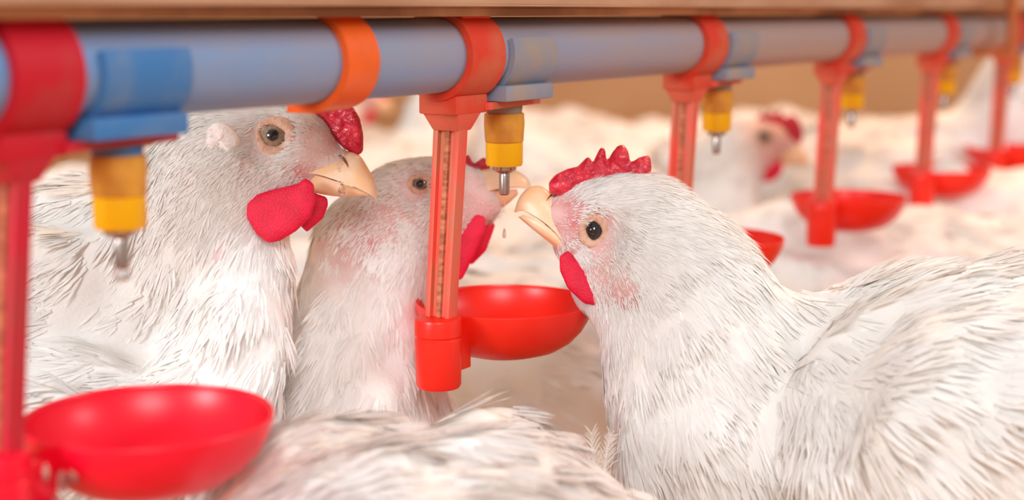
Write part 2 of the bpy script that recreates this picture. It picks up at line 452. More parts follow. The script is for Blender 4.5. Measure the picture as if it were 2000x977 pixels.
# ------------------------------------------------------------------ hens
WHITE = np.array([.88, .865, .845])
def build_hen(name, sp, Mw, root_xy, label, group=None):
    """sp: spec in a side-view frame (x, y away, z up). Mw(points, is_point) -> world"""
    r = np.random.default_rng(sp.get('seed', 1))
    prims = sp['prims']; head = np.array(sp['eye'])          # eye mid-plane point in frame
    allp = []
    for p in prims:
        if p[0] == 'cap':
            for c, rr in ((p[1], p[3]), (p[2], p[4])): allp += [np.array(c) - rr, np.array(c) + rr]
        elif p[0] == 'ell':
            R = max(p[2]); allp += [np.array(p[1]) - R, np.array(p[1]) + R]
    allp = np.array(allp); lo, hi = allp.min(0) - .006, allp.max(0) + .006
    hr = sp.get('headr', .045); hf = sp.get('hf', .0012); hc = sp.get('hc', .0034)
    ax = [axis_coords(lo[i], hi[i], head[i] - hr, head[i] + hr, hc, hf) for i in range(3)]
    F = eval_prims(*ax, prims, noise=(sp.get('lump', .0022), .035, head, .05))
    V, Q = surface_nets(*ax, F)
    for _ in range(2): V = relax(V, Q)
    # colours
    col = np.tile(WHITE, (len(V), 1))
    stn = np.zeros(len(V))
    for _ in range(5): stn += np.sin(V @ (r.normal(size=3) * 90) + r.random() * 6)
    stn = np.clip(stn / 3, 0, 1)[:, None] * .35
    col = col * (1 - stn) + np.array((.90, .84, .74)) * stn          # cream stains in the plumage
    for (c, rad, cc, st) in sp['skin']:
        d = np.linalg.norm((V - np.array(c)) * np.array([1, .6, 1]), axis=1)
        mot = .8 + .2 * np.sin(V @ np.array([310, 120, 370])) * np.sin(V @ np.array([-190, 240, 280]))
        k = (np.clip(1.5 - d / rad, 0, 1) * .85 * st * mot)[:, None]
        col = col * (1 - k) + np.array(cc)[:3] * k
    ng = sum(np.sin(V @ (r.normal(size=3) * 200)) for _ in range(4))[:, None] * .01
    col = (col * (1 + ng)).clip(0, 1)
    for (c, rad, cc, st) in sp.get('dirt', []):
        k = (np.clip(1.3 - np.linalg.norm(V - np.array(c), axis=1) / rad, 0, 1) * st)[:, None]
        col = col * (1 - k) + np.array(cc)[:3] * k
    root = empty(name, (root_xy[0], root_xy[1], 0), label, 'hen', group)
    body = mesh_obj('body', Mw(V, 1), quads(Q), M['skin'], root, cols=col)
    tree = BVHTree.FromPolygons(V.tolist(), Q.tolist())
    # eyes both sides
    er = sp.get('er', .0052); lidr = sp.get('lid', (1.32, 1.2)); yaw = sp.get('yaw', 0)
    for s in (-1, 1):
        pf = (1 - .0150 / head[1]) if (s < 0 and sp.get('view') is not None) else 1.0     # the near eye seen at its own depth
        exx, ezz = head[0] * pf, head[2] * pf
        hit = tree.ray_cast(Vector((exx, head[1] + s * .08, ezz)), Vector((0, -s, 0)))
        if hit[0] is None: continue
        sy = hit[0].y
        hn = hit[1] if hit[1].y * s > 0 else -hit[1]
        nrm = (hn + Vector((0, s, 0)) * .6).normalized()
        c = np.array([exx, sy, ezz]) - np.array(nrm) * er * .34
        # eyeball: dome of a sphere with pupil and iris rings in colour
        vs, fs, cs = [], [], []
        nr, ns = 22, 28
        ex = Vector((1, 0, 0)); ex = (ex - nrm * ex.dot(nrm)).normalized(); ez = nrm.cross(ex)
        asp = sp.get('eyeasp', 1.0)
        for i in range(nr + 1):
            a = (math.pi * .62) * i / nr
            for j in range(ns):
                b = 2 * math.pi * j / ns
                v = nrm * math.cos(a) + (ex * math.cos(b) * asp + ez * math.sin(b)) * math.sin(a)
                vs.append(np.array(c) + np.array(v) * er)
                rr = math.sin(a) if a < math.pi / 2 else 1.2
                pr = sp.get('pupil', .40); ir = sp.get('iris', .86)
                if rr < pr: cc = (.004, .004, .006)
                elif rr < pr + .07: cc = (.05, .035, .03)
                elif rr < ir: cc = np.array((.36, .25, .17)) * (.75 + .35 * math.sin(j * 2.3) * .3 + .4 * (rr - pr))
                else: cc = (.10, .065, .05)
                cs.append(cc)
        for i in range(nr):
            for j in range(ns):
                fs.append((i * ns + j, i * ns + (j + 1) % ns, (i + 1) * ns + (j + 1) % ns, (i + 1) * ns + j))
        if s * ez.dot(Vector((0, 0, 1))) : pass
        mesh_obj('eye', Mw(np.array(vs), 1), fs, M['eye'], root, cols=np.array(cs))
        # eyelid: a soft double ring
        vs, fs = [], []; nu, nv = 48, 12
        for i in range(nu):
            b = 2 * math.pi * i / nu
            wob = 1 + .03 * math.sin(3 * b + 1)
            rx, rz = er * lidr[0] * wob, er * lidr[1] * wob
            lc = np.array(c) + np.array(ex) * rx * math.cos(b) * sp.get('lidx', 1) + np.array(ez) * rz * math.sin(b) + np.array(nrm) * er * .55
            rad = np.array(ex) * math.cos(b) + np.array(ez) * math.sin(b)
            tr = er * .31 * (1.1 + .3 * math.sin(b * 2))
            for j in range(nv):
                t = 2 * math.pi * j / nv
                vs.append(lc + rad * tr * 1.05 * math.cos(t) + np.array(nrm) * tr * .62 * math.sin(t) * (1 + .0 * i))
        for i in range(nu):
            for j in range(nv):
                fs.append((i * nv + j, ((i + 1) % nu) * nv + j, ((i + 1) % nu) * nv + (j + 1) % nv, i * nv + (j + 1) % nv))
        mesh_obj('eyelid', Mw(np.array(vs), 1), fs, M['lid'], root)
        if 'lobe' in sp:
            lx, lz, rx, rz, rot = sp['lobe']; lx *= pf; lz *= pf
            hit = tree.ray_cast(Vector((lx, head[1] + s * .08, lz)), Vector((0, -s, 0)))
            if hit[0] is not None:
                vs, fs = [], []; nu, nv = 24, 14
                ca, sa = math.cos(math.radians(rot)), math.sin(math.radians(rot))
                for i in range(nu):
                    for j in range(nv + 1):
                        a, b = 2 * math.pi * i / nu, math.pi * j / nv
                        q = np.array([math.cos(a) * math.sin(b) * rx, math.cos(b) * sp.get('lobeth', .0032), math.sin(a) * math.sin(b) * rz])
                        q *= 1 + .07 * math.sin(a * 3 + b)
                        vs.append((lx + q[0] * ca - q[2] * sa, hit[0].y - s * .0006 + q[1], lz + q[0] * sa + q[2] * ca))
                for i in range(nu):
                    for j in range(nv):
                        fs.append((i * (nv + 1) + j, i * (nv + 1) + j + 1, ((i + 1) % nu) * (nv + 1) + j + 1, ((i + 1) % nu) * (nv + 1) + j))
                mesh_obj('earlobe', Mw(np.array(vs), 1), fs, M['lobe'], root)
    y0 = head[1]
    # beak
    V2, F2 = half_loft(*sp['beak_up']); V2[:, 1] += y0
    up = mesh_obj('upper_beak', Mw(V2, 1), F2, M['beak'], root, sharp=60)
    V2, F2 = half_loft(*sp['beak_lo']); V2[:, 1] += y0
    mesh_obj('lower_beak', Mw(V2, 1), [list(f)[::-1] for f in F2], M['beak'], root, sharp=60)
    if 'nostril' in sp:
        nx, nz, nl, rot = sp['nostril']
        t2 = BVHTree.FromPolygons([tuple(v) for v in half_loft(*sp['beak_up'])[0] + np.array([0, y0, 0])], half_loft(*sp['beak_up'])[1])
        for s in (-1, 1):
            vs, fs = [], []
            nu, nv = 14, 8
            for i in range(nu + 1):
                u = i / nu - .5
                x = nx + math.cos(rot) * u * nl - math.sin(rot) * .12 * nl * (1 - 4 * u * u); z = nz + math.sin(rot) * u * nl + .18 * nl * (1 - 4 * u * u)
                hit = t2.ray_cast(Vector((x, y0 + s * .05, z)), Vector((0, -s, 0)))
                yy = hit[0].y if hit[0] is not None else y0 + s * .004
                rr = .0009 * math.sqrt(max(1 - 4 * u * u, 0.02))
                for j in range(nv):
                    a = 2 * math.pi * j / nv
                    vs.append((x + rr * .5 * math.cos(a) * abs(math.sin(rot)), yy + rr * .35 * math.sin(a), z + rr * math.cos(a)))
            for i in range(nu):
                for j in range(nv):
                    fs.append((i * nv + j, i * nv + (j + 1) % nv, (i + 1) * nv + (j + 1) % nv, (i + 1) * nv + j))
            mesh_obj('nostril', Mw(np.array(vs), 1), fs, M['nostril'], up)
    # comb and wattles
    V2, Q2 = pillow(sp['comb'], sp.get('combth', .0028), y0 + sp.get('comby', 0), edge=.005, h=sp.get('ph', .0006), bumps=.18,
                    bend=lambda X, Z: .0012 * np.sin(X * 300 + Z * 200))
    mesh_obj('comb', Mw(V2, 1), quads(Q2), M['comb'], root)
    for (poly, yo, th, sgn) in sp['wattles']:
        V2, Q2 = pillow(poly, th, y0 + yo, edge=.006, h=sp.get('ph', .0006), bend=lambda X, Z, s=sgn, z0=max(q[1] for q in poly): s * (z0 - Z) * .12)
        mesh_obj('wattle', Mw(V2, 1), quads(Q2), M['wattle'], root)
    if 'extra' in sp: sp['extra'](root, tree)
    # plumage
    if sp['blades']:
        vs, fc, cs, nn = make_plumage(V, Q, sp['guides'], sp['bare'], Mw, sp['blades'], sp.get('view'), r, sp.get('dirt'), sp.get('tone', (.89, .865, .84)))
        hb = sp.get('head_blades', 0)
        if hb:
            v2, f2, c2, n2 = make_plumage(V, Q, sp['guides'], sp['bare'], Mw, hb, sp.get('view'), r, sp.get('dirt'), sp.get('tone', (.89, .865, .84)), region=(head + np.array(sp.get('hoff', (0, 0, 0))), .052))
            fc = (np.concatenate([fc[0], f2[0] + len(vs)]), np.concatenate([fc[1], f2[1]])); vs = np.concatenate([vs, v2]); cs = np.concatenate([cs, c2]); nn = np.concatenate([nn, n2])
        mesh_obj('plumage', vs, fc, M['plume'], root, cols=cs, normals=nn)
    return root

def Mcam(P, is_point):
    P = np.asarray(P, float)
    return to_world(P) if is_point else P @ RC.T

def chain(pts, k, closed=False):
    """pts: (px,py,depth,radius_px at that depth) -> capsule prims"""
    out = []
    for a, b in zip(pts[:-1], pts[1:]):
        out.append(('cap', at(*a[:3]), at(*b[:3]), a[3] / FPX * a[2], b[3] / FPX * b[2], k))
    return out
def ell(px, py, d, rx, ry, rd, rot, k):
    """radii: rx, ry in px in the side view, rd in metres in depth; rot counter-clockwise degrees"""
    return ('ell', at(px, py, d), (rx / FPX * d, rd, ry / FPX * d), rot, k)
def sub(px, py, d, rr, rd, k):
    return ('sub', at(px, py, d), (rr / FPX * d, rd, rr / FPX * d), 0, k)
def legs(px, d, spread=.035):
    """two shanks with toes down to the litter, given in the camera-aligned frame"""
    out = []
    for s in (-1, 1):
        w = to_world(at(px, 900, d)); w = np.array([w[0] + s * .012, w[1] + s * spread, 0])
        hipw = w + np.array([0.01, 0, .17]); hock = w + np.array([-.015, 0, .085]); foot = w + np.array([0, 0, .006])
        f = [from_world(q) for q in (hipw, hock, foot)]
        out.append(('cap', f[0], f[1], .026, .009, .012)); out.append(('cap', f[1], f[2], .0065, .0055, .006))
        for a in (-35, 0, 35, 180):
            t = foot + np.array([math.cos(math.radians(a)), math.sin(math.radians(a)), 0]) * (.045 if a != 180 else .02)
            out.append(('cap', f[2], from_world(t), .0052, .004, .003))
    return out
def G(px, py, d, dx, dy, L, W, S, dd=0):
    return (at(px, py, d), np.array([dx, dd, -dy], float), L, W, S)
def pp(d, *pts):
    return [tuple(at(x, y, d)[[0, 2]]) for x, y in pts]
VIEW = np.array([0, -1, 0])
PINK = lin(226, 168, 162)[:3]; RED = lin(206, 70, 84)[:3]; DPINK = lin(206, 140, 138)[:3]; ROSE = lin(232, 190, 182)[:3]

# ---- hen A : left hen in profile, beak to the right
def hen_a():
    d = .636
    e = lambda px, py, dd=0: at(px, py, d + dd)
    S = FPX / d
    prims = [
        ell(520, 283, d, 112, 78, .0155, -4, .010),
        ell(480, 330, d, 105, 72, .0150, 0, .010)] + \
        chain([(590, 290, d, 60), (652, 322, d, 33)], .012) + \
        chain([(500, 372, d, 36), (590, 366, d, 24)], .010) + \
        chain([(430, 300, d, 86), (400, 380, d + .01, 110), (370, 480, d + .02, 135), (300, 600, d + .045, 200)], .02) + \
        chain([(450, 350, d, 76), (478, 430, d + .008, 76), (482, 530, d + .004, 86), (462, 640, d - .006, 102), (430, 760, d - .006, 125)], .006) + [
        ell(180, 600, d + .06, 330, 250, .075, 10, .02),
        ell(150, 850, d + .028, 370, 225, .08, -4, .004),
        ell(60, 860, d + .1, 400, 260, .065, 0, .02),
        ell(-260, 700, d + .09, 220, 110, .04, -35, .03),
        sub(533, 265, d - .0215, 40, .007, .008)] + legs(140, d + .06)
    up_r = pp(d, (575, 330), (625, 318), (660, 296), (697, 300), (717, 325), (731, 356), (737, 388))
    up_m = pp(d, (577, 344), (620, 342), (655, 352), (690, 364), (712, 374), (727, 383), (735, 390))
    lo_r = pp(d, (590, 366), (620, 378), (660, 384), (695, 384), (722, 383))
    lo_m = pp(d, (590, 348), (620, 345), (655, 354), (690, 366), (720, 379))
    comb = pp(d, (700, 304), (681, 296), (664, 284), (648, 262), (632, 236), (600, 226), (540, 222), (520, 200), (545, 165), (556, 195), (580, 150), (592, 190), (622, 150), (630, 196), (660, 190), (690, 208), (704, 232), (710, 262), (709, 296))
    w1 = pp(d, (545, 372), (590, 362), (607, 350), (622, 362), (626, 395), (617, 425), (590, 452), (558, 472), (535, 476), (512, 458), (493, 425), (493, 398), (512, 382))
    w2 = pp(d, (595, 370), (640, 385), (643, 400), (632, 428), (600, 455), (575, 430))
    sp = dict(prims=prims, eye=e(533, 265), face=1, er=25.5 / S, lidx=1.05, lid=(1.22, 1.12), headr=.04, seed=11,
              skin=[(e(555, 290, -.01), .024, ROSE, .6), (e(610, 275, -.01), .012, ROSE, .8), (e(583, 245, -.013), .0055, RED, .6),
                    (e(572, 350, -.01), .0055, RED, .8), (e(600, 338, -.01), .005, RED, .5), (e(470, 350, -.013), .013, DPINK, .35), (e(432, 322, -.012), .006, RED, .4), (e(655, 290, -.003), .006, RED, .5),
                    (e(430, 500, -.01), .006, DPINK, .8)],
              beak_up=(up_r, up_m, [.0105, .0098, .0088, .0072, .0058, .0036, .0008]),
              beak_lo=(lo_r, lo_m, [.0088, .0080, .0068, .0050, .0020]),
              nostril=(e(668, 318)[0], e(668, 318)[2], .0085, -.6),
              comb=comb, combth=.0042, wattles=[(w1, -.0145, .0024, -.2), (w2, -.002, .0022, .2)],
              lobe=(e(438, 276)[0], e(438, 276)[2], .0078, .0068, -20),
              blades=30000, head_blades=36000, view=VIEW,
              bare=[(e(575, 300, -.012), .025, .5, .62), (e(533, 265, -.016), .0095, .2, .0), (e(640, 320, -.004), .018, .5, .2), (e(470, 345, -.014), .015, .5, .6), (e(438, 276, -.014), .0085, .3, .05)],
              guides=[G(640, 250, d, -1, -.5, .008, .00045, .0018), G(560, 230, d, -1, -.15, .008, .0005, .002), G(560, 340, d, -1, .25, .006, .0004, .0015),
                      G(480, 240, d, -1, .2, .010, .0006, .003), G(470, 360, d, -.7, .7, .009, .0005, .0025), G(400, 280, d, -.6, .9, .012, .0007, .004), G(520, 390, d, -.6, .8, .006, .0004, .002),
                      G(430, 430, d, -.25, 1, .016, .0008, .005), G(500, 480, d, .0, 1, .015, .0008, .005), G(330, 430, d + .02, -.5, 1, .018, .0009, .006),
                      G(500, 620, d, .05, 1, .018, .0009, .006), G(350, 560, d + .02, -.6, .8, .02, .001, .007), G(200, 480, d + .04, -.9, .5, .022, .001, .008),
                      G(100, 600, d + .03, -1, .2, .024, .0011, .009), G(450, 720, d, -.35, .9, .020, .001, .007), G(300, 740, d - .02, -.9, .35, .024, .0011, .009), G(100, 760, d - .02, -1, .2, .026, .0011, .01),
                      G(-200, 700, d + .08, -1, -.3, .03, .0012, .01)],
              tone=(.90, .885, .865))
    return build_hen('hen', sp, Mcam, to_world(e(150, 700, .05))[:2], 'white hen in profile at far left, red wattle, wet beak pointing right under the pipe')

# ---- hen B : middle hen drinking from the nipple
def hen_b():
    d = .70
    e = lambda px, py, dd=0: at(px, py, d + dd)
    S = FPX / d
    prims = [
        ell(822, 392, d, 98, 68, .0155, 12, .010),
        ell(850, 430, d, 90, 62, .014, 25, .010)] + \
        chain([(880, 372, d, 52), (935, 368, d, 34)], .012) + \
        chain([(900, 418, d, 32), (960, 402, d, 18)], .010) + \
        chain([(790, 420, d, 90), (735, 490, d, 106), (717, 580, d, 104), (712, 660, d - .005, 116), (700, 760, d - .01, 150), (690, 860, d - .015, 190)], .016) + [
        ell(700, 960, d + .03, 250, 190, .07, 10, .02),
        ell(700, 1130, d + .09, 270, 200, .07, -10, .02),
        sub(820, 360, d - .0215, 34, .007, .008)] + legs(600, d + .03)
    up_r = pp(d, (880, 372), (905, 344), (945, 330), (985, 328), (1012, 335), (1030, 348), (1038, 366))
    up_m = pp(d, (880, 392), (905, 388), (940, 378), (975, 370), (1005, 366), (1024, 367), (1036, 372))
    lo_r = pp(d, (880, 415), (920, 420), (960, 415), (990, 400), (1012, 380))
    lo_m = pp(d, (880, 396), (915, 390), (950, 380), (985, 372), (1010, 370))
    comb = pp(d, (905, 345), (880, 332), (850, 330), (855, 315), (870, 322), (880, 300), (895, 318), (915, 298), (925, 320), (945, 306), (962, 322), (955, 332))
    w1 = pp(d, (890, 440), (925, 415), (950, 425), (948, 455), (930, 495), (905, 545), (888, 550), (880, 500))
    w2 = pp(d, (900, 430), (950, 415), (968, 440), (950, 490), (920, 520), (890, 480))
    sp = dict(prims=prims, eye=e(820, 360), face=1, er=15.5 / S, lidx=1.15, lid=(1.2, .95), headr=.04, seed=12, pupil=.5, iris=.7,
              skin=[(e(850, 400, -.01), .034, ROSE, .9), (e(720, 430, -.014), .022, DPINK, .8), (e(735, 478, -.022), .0045, RED, .75), (e(900, 440, -.01), .02, PINK, .9), (e(850, 345, -.01), .012, PINK, .6), (e(690, 500, -.014), .02, DPINK, .5)],
              beak_up=(up_r, up_m, [.0098, .0094, .0086, .0074, .0058, .0036, .0008]),
              beak_lo=(lo_r, lo_m, [.0086, .0078, .0064, .0046, .0018]),
              comb=comb, combth=.003, wattles=[(w1, -.009, .002, -.4), (w2, .004, .002, .4)],
              blades=22000, head_blades=26000, view=VIEW,
              bare=[(e(860, 400, -.012), .036, .45, .6), (e(820, 360, -.016), .009, .2, 0), (e(720, 440, -.02), .022, .4, .35), (e(940, 370, -.004), .02, .5, .2)],
              guides=[G(880, 340, d, -1, .1, .006, .0005, .002), G(780, 350, d, -1, .5, .007, .0005, .002), G(850, 440, d, -1, .5, .006, .0005, .002),
                      G(700, 440, d, -.5, .9, .009, .0006, .003), G(780, 480, d, -.3, 1, .008, .0006, .003), G(700, 560, d, -.1, 1, .014, .0008, .005), G(790, 600, d, .1, 1, .014, .0008, .005),
                      G(700, 680, d, -.2, 1, .018, .0009, .006), G(800, 720, d, .35, 1, .02, .001, .006), G(620, 760, d, -.5, .9, .02, .001, .007), G(700, 820, d, 0, 1, .022, .001, .008), G(500, 900, d, -.9, .6, .024, .0011, .009)],
              tone=(.90, .87, .84))
    return build_hen('hen', sp, Mcam, to_world(e(640, 900, .02))[:2], 'white hen stretching up behind the middle red stem to drink from the nipple')

# ---- hen C : right hen, beak to the left, body filling the lower right
def hen_c():
    d = .655
    e = lambda px, py, dd=0: at(px, py, d + dd)
    S = FPX / d
    prims = [
        ell(1190, 442, d, 105, 78, .0155, -10, .010),
        ell(1195, 500, d, 84, 78, .0150, -35, .010)] + \
        chain([(1135, 420, d, 52), (1100, 418, d, 34)], .012) + \
        chain([(1120, 478, d, 26), (1165, 560, d, 34), (1215, 600, d, 44)], .010) + \
        chain([(1245, 440, d, 96), (1300, 520, d, 128), (1352, 610, d - .004, 150), (1385, 720, d - .008, 172), (1395, 860, d - .01, 182), (1420, 1020, d, 200)], .016) + \
        chain([(1270, 560, d - .006, 80), (1285, 700, d - .014, 82), (1300, 880, d - .02, 92)], .01) + [
        ell(1850, 850, d - .03, 400, 292, .078, 14, .014),
        ell(1960, 740, d - .03, 330, 215, .07, 8, .02),
        ell(1850, 850, d - .070, 310, 225, .040, 38, .004),
        ell(1560, 790, d + .012, 160, 150, .05, 0, .02),
        ell(1660, 625, d - .01, 130, 55, .035, 26, .02),
        ell(1900, 1120, d - .01, 420, 220, .075, 0, .02),
        ell(2330, 740, d - .01, 250, 150, .055, 18, .03),
        ell(1234, 540, d - .0215, 34, 40, .0055, 12, .0012),
        sub(1160, 450, d - .0215, 40, .007, .008)] + legs(1850, d - .03)
    up_r = pp(d, (1104, 486), (1098, 448), (1090, 400), (1062, 366), (1034, 366), (1014, 386), (1004, 414))
    up_m = pp(d, (1112, 500), (1104, 484), (1090, 462), (1068, 440), (1046, 424), (1022, 412), (1006, 415))
    lo_r = pp(d, (1106, 504), (1080, 480), (1050, 456), (1026, 436), (1012, 424))
    lo_m = pp(d, (1118, 494), (1096, 470), (1072, 446), (1048, 429), (1022, 420))
    comb = pp(d, (1072, 380), (1070, 358), (1084, 342), (1108, 330), (1128, 326), (1139, 314), (1150, 304), (1156, 324), (1162, 306), (1172, 288), (1181, 290), (1184, 320), (1192, 302), (1204, 286), (1217, 284), (1226, 298), (1229, 320), (1247, 308), (1268, 303), (1272, 330), (1264, 354), (1240, 368), (1222, 376), (1180, 366), (1130, 372), (1090, 384))
    w1 = pp(d, (1090, 500), (1108, 488), (1152, 540), (1173, 586), (1166, 597), (1138, 592), (1106, 562), (1091, 528))
    w2 = pp(d, (1098, 500), (1124, 510), (1160, 560), (1150, 585), (1120, 570), (1100, 535))
    def wisps(root, tree):
        pass
    sp = dict(prims=prims, eye=e(1160, 450), face=-1, er=21 / S, lidx=.95, lid=(1.12, 1.22), eyeasp=.85, headr=.042, seed=13, pupil=.78, iris=.9,
              skin=[(e(1146, 475, -.01), .027, DPINK, .8), (e(1150, 408, -.013), .008, RED, .8), (e(1110, 470, -.01), .012, RED, .6), (e(1200, 540, -.013), .018, ROSE, .6), (e(1232, 590, -.024), .009, DPINK, 1.0), (e(1234, 542, -.026), .009, ROSE, .8),
                    (e(1225, 590, -.014), .009, RED, .65), (e(1096, 395, -.004), .006, RED, .6), (e(1135, 530, -.01), .010, PINK, .7)],
              beak_up=(up_r, up_m, [.0098, .0094, .0088, .0074, .0058, .0036, .0008]),
              beak_lo=(lo_r, lo_m, [.0092, .0084, .0066, .0046, .0018]),
              nostril=(e(1078, 388)[0], e(1078, 388)[2], .0060, .5),
              comb=comb, combth=.0034, comby=-.0045, wattles=[(w1, -.0115, .0022, -.3), (w2, .002, .002, .3)],
              blades=42000, head_blades=38000, hoff=(.01, 0, -.004), lobeth=.0018, view=VIEW,
              bare=[(e(1135, 470, -.012), .024, .5, .62), (e(1160, 450, -.016), .009, .2, 0), (e(1200, 540, -.014), .018, .5, .5), (e(1090, 420, -.004), .016, .5, .2), (e(1232, 556, -.0255), .0125, .4, .3)],
              dirt=[(e(1300, 700, -.03), .004, lin(190, 130, 100)[:3], .6), (e(1262, 900, -.03), .005, lin(170, 150, 130)[:3], .6)],
              guides=[G(1100, 390, d, 1, -.4, .007, .00045, .0018), G(1180, 380, d, 1, -.1, .0085, .0005, .0022), G(1130, 520, d, .5, .9, .006, .0004, .0018), G(1190, 470, d, 1, .5, .006, .0004, .002),
                      G(1260, 400, d, 1, .5, .012, .0007, .004), G(1240, 480, d, .8, .8, .010, .0006, .003), G(1220, 610, d, .2, 1, .010, .0006, .003),
                      G(1380, 480, d, .7, .9, .017, .0008, .005), G(1300, 600, d, .35, 1, .016, .0008, .005), G(1440, 600, d, .6, .9, .02, .0009, .006),
                      G(1250, 740, d, .0, 1, .017, .0009, .005), G(1380, 760, d, .45, .9, .02, .0009, .006), G(1500, 740, d, .8, .7, .022, .001, .007), G(1280, 920, d, .05, 1, .02, .001, .006), G(1430, 900, d, .5, .9, .022, .001, .007),
                      G(1620, 640, d, 1, -.1, .022, .001, .008), G(1750, 640, d - .03, 1, .1, .026, .0012, .010), G(1640, 850, d - .06, .5, 1, .024, .0012, .009), G(1800, 780, d - .08, .9, .35, .028, .0013, .011),
                      G(1950, 650, d - .05, 1, .15, .03, .0013, .012), G(1950, 900, d - .08, .8, .6, .03, .0013, .012), G(1760, 950, d - .08, .3, 1, .026, .0012, .010), G(2400, 700, d, 1, -.2, .035, .0014, .012)],
              tone=(.90, .89, .875))
    return build_hen('hen', sp, Mcam, to_world(e(1850, 800, -.03))[:2], 'large white hen at right with spiky red comb, beak pointing left above the middle cup')

# ---- hen D : foreground back along the bottom edge
def generic_head(eye, scale=1.0, rot=0, face=1):
    """hen A's head outline re-used in another frame: returns mapping (px,py)->(x,z)"""
    s = .636 / FPX * scale; a = math.radians(rot); ca, sa = math.cos(a), math.sin(a)
    def f(px, py):
        x, z = (px - 533) * s, (265 - py) * s
        return (eye[0] + face * (x * ca - z * sa), eye[2] + x * sa + z * ca)
    return f, s
def generic_spec(eye, rot, scale, bodyprims, neck, guides, blades, seed, hf=.002, hc=.005):
    f, s = generic_head(eye, scale, rot)
    P = lambda px, py, dy=0: np.array([f(px, py)[0], eye[1] + dy, f(px, py)[1]])
    pl = lambda *pts: [f(*q) for q in pts]
    hd = [('ell', P(520, 283), (112 * s, .0155, 78 * s), rot - 4, .01), ('ell', P(480, 330), (105 * s, .015, 72 * s), rot, .01),
          ('cap', P(590, 290), P(652, 322), 60 * s, 33 * s, .012), ('cap', P(500, 372), P(590, 366), 36 * s, 24 * s, .01),
          ('cap', P(440, 300), neck[0][0], 82 * s, neck[0][1], .016)]
    for a, b in zip(neck[:-1], neck[1:]): hd.append(('cap', a[0], b[0], a[1], b[1], .018))
    comb = pl((700, 304), (681, 296), (664, 284), (648, 262), (632, 236), (600, 226), (540, 222), (520, 200), (545, 165), (556, 195), (580, 150), (592, 190), (622, 150), (630, 196), (660, 175), (690, 200), (706, 232), (712, 262), (709, 296))
    w1 = pl((545, 372), (590, 362), (607, 350), (622, 362), (626, 395), (610, 425), (580, 442), (550, 446), (520, 430), (515, 395))
    return dict(prims=hd + bodyprims, eye=np.array(eye), face=1, er=25 * s, headr=.03, hf=hf, hc=hc, seed=seed, pupil=.5, ph=.0012,
                skin=[(P(555, 290, -.01), .026, ROSE, .85), (P(555, 290, .01), .026, ROSE, .85), (P(600, 270, 0), .014, PINK, .8), (P(590, 345, 0), .014, RED, .5)],
                beak_up=(pl((575, 330), (625, 318), (660, 296), (697, 300), (717, 325), (731, 356), (737, 388)), pl((577, 344), (620, 342), (655, 352), (690, 364), (712, 374), (727, 383), (735, 390)), [.0105, .0098, .0088, .0072, .0058, .0036, .0008]),
                beak_lo=(pl((590, 366), (620, 378), (660, 384), (695, 384), (722, 383)), pl((590, 348), (620, 345), (655, 354), (690, 366), (720, 379)), [.0088, .0080, .0068, .0050, .0020]),
                comb=comb, combth=.0035, wattles=[(w1, -.007, .0022, -1), (w1, .007, .0022, 1)],
                lobe=(P(438, 276)[0], P(438, 276)[2], .006, .006, 0),
                blades=blades, view=None, bare=[(P(560, 300), .032, .4, .3)],
                guides=guides)

def GL(x, y, z, dx, dz, L, W, S): return (np.array([x, y, z]), np.array([dx, 0, dz], float), L, W, S)
def hen_body_local(low=False):
    b = [('ell', (0, 0, .165), (.115, .070, .075), 8, .02), ('ell', (.065, 0, .165), (.062, .058, .068), 0, .02), ('ell', (-.09, 0, .185), (.07, .045, .042), -25, .02),
         ('ell', (-.01, -.052, .172), (.085, .024, .05), 5, .010), ('ell', (-.01, .052, .172), (.085, .024, .05), 5, .010),
         ('cap', (-.12, 0, .19), (-.165, 0, .205), .034, .016, .02)]
    for s in (-1, 1):
        b += [('cap', (.0, s * .035, .12), (-.012, s * .035, .075), .03, .010, .012), ('cap', (-.012, s * .035, .075), (.0, s * .035, .006), .0065, .0055, .006)]
        for a in (-35, 0, 35, 180):
            L = .045 if a != 180 else .02
            b.append(('cap', (0, s * .035, .006), (L * math.cos(math.radians(a)), s * .035 + L * math.sin(math.radians(a)), .005), .0052, .004, .003))
    return b
BODY_GUIDES = [GL(.11, 0, .16, -.1, -1, .02, .0016, .007), GL(.06, 0, .24, -.8, -.3, .02, .0016, .007), GL(0, .07, .17, -1, -.2, .026, .002, .010), GL(0, -.07, .17, -1, -.2, .026, .002, .010),
               GL(-.08, 0, .22, -1, .1, .028, .002, .010), GL(-.17, 0, .21, -1, .15, .022, .002, .008), GL(0, 0, .09, -.6, -.6, .022, .0016, .008)]
def Mid(P, is_point):
    P = np.asarray(P, float)
    if not is_point: return P
    Q_ = P.copy(); k = np.clip(Q_[:, 2] / .12, 0, 1); Q_[:, 2] -= .04 * k          # shorter standing height, knees bent
    return Q_

def proto_up():
    eye = (.135, 0, .293)
    g = BODY_GUIDES + [GL(.12, 0, .30, -1, -.4, .008, .001, .003), GL(.10, 0, .26, -.4, -1, .014, .0012, .005)]
    sp = generic_spec(eye, 0, 1.0, hen_body_local(), [((.108, 0, .262), .024), ((.098, 0, .225), .034), ((.07, 0, .185), .052)], g, 6000, 21)
    return build_hen('hen', sp, Mid, (0, 0), 'x')
def proto_low():
    eye = (.185, 0, .205)
    g = BODY_GUIDES + [GL(.17, 0, .20, -1, .2, .008, .001, .003), GL(.12, 0, .21, -1, -.2, .014, .0012, .005)]
    sp = generic_spec(eye, -32, 1.0, hen_body_local(), [((.150, 0, .205), .024), ((.115, 0, .205), .036), ((.08, 0, .185), .052)], g, 6000, 22)
    return build_hen('hen', sp, Mid, (0, 0), 'x')

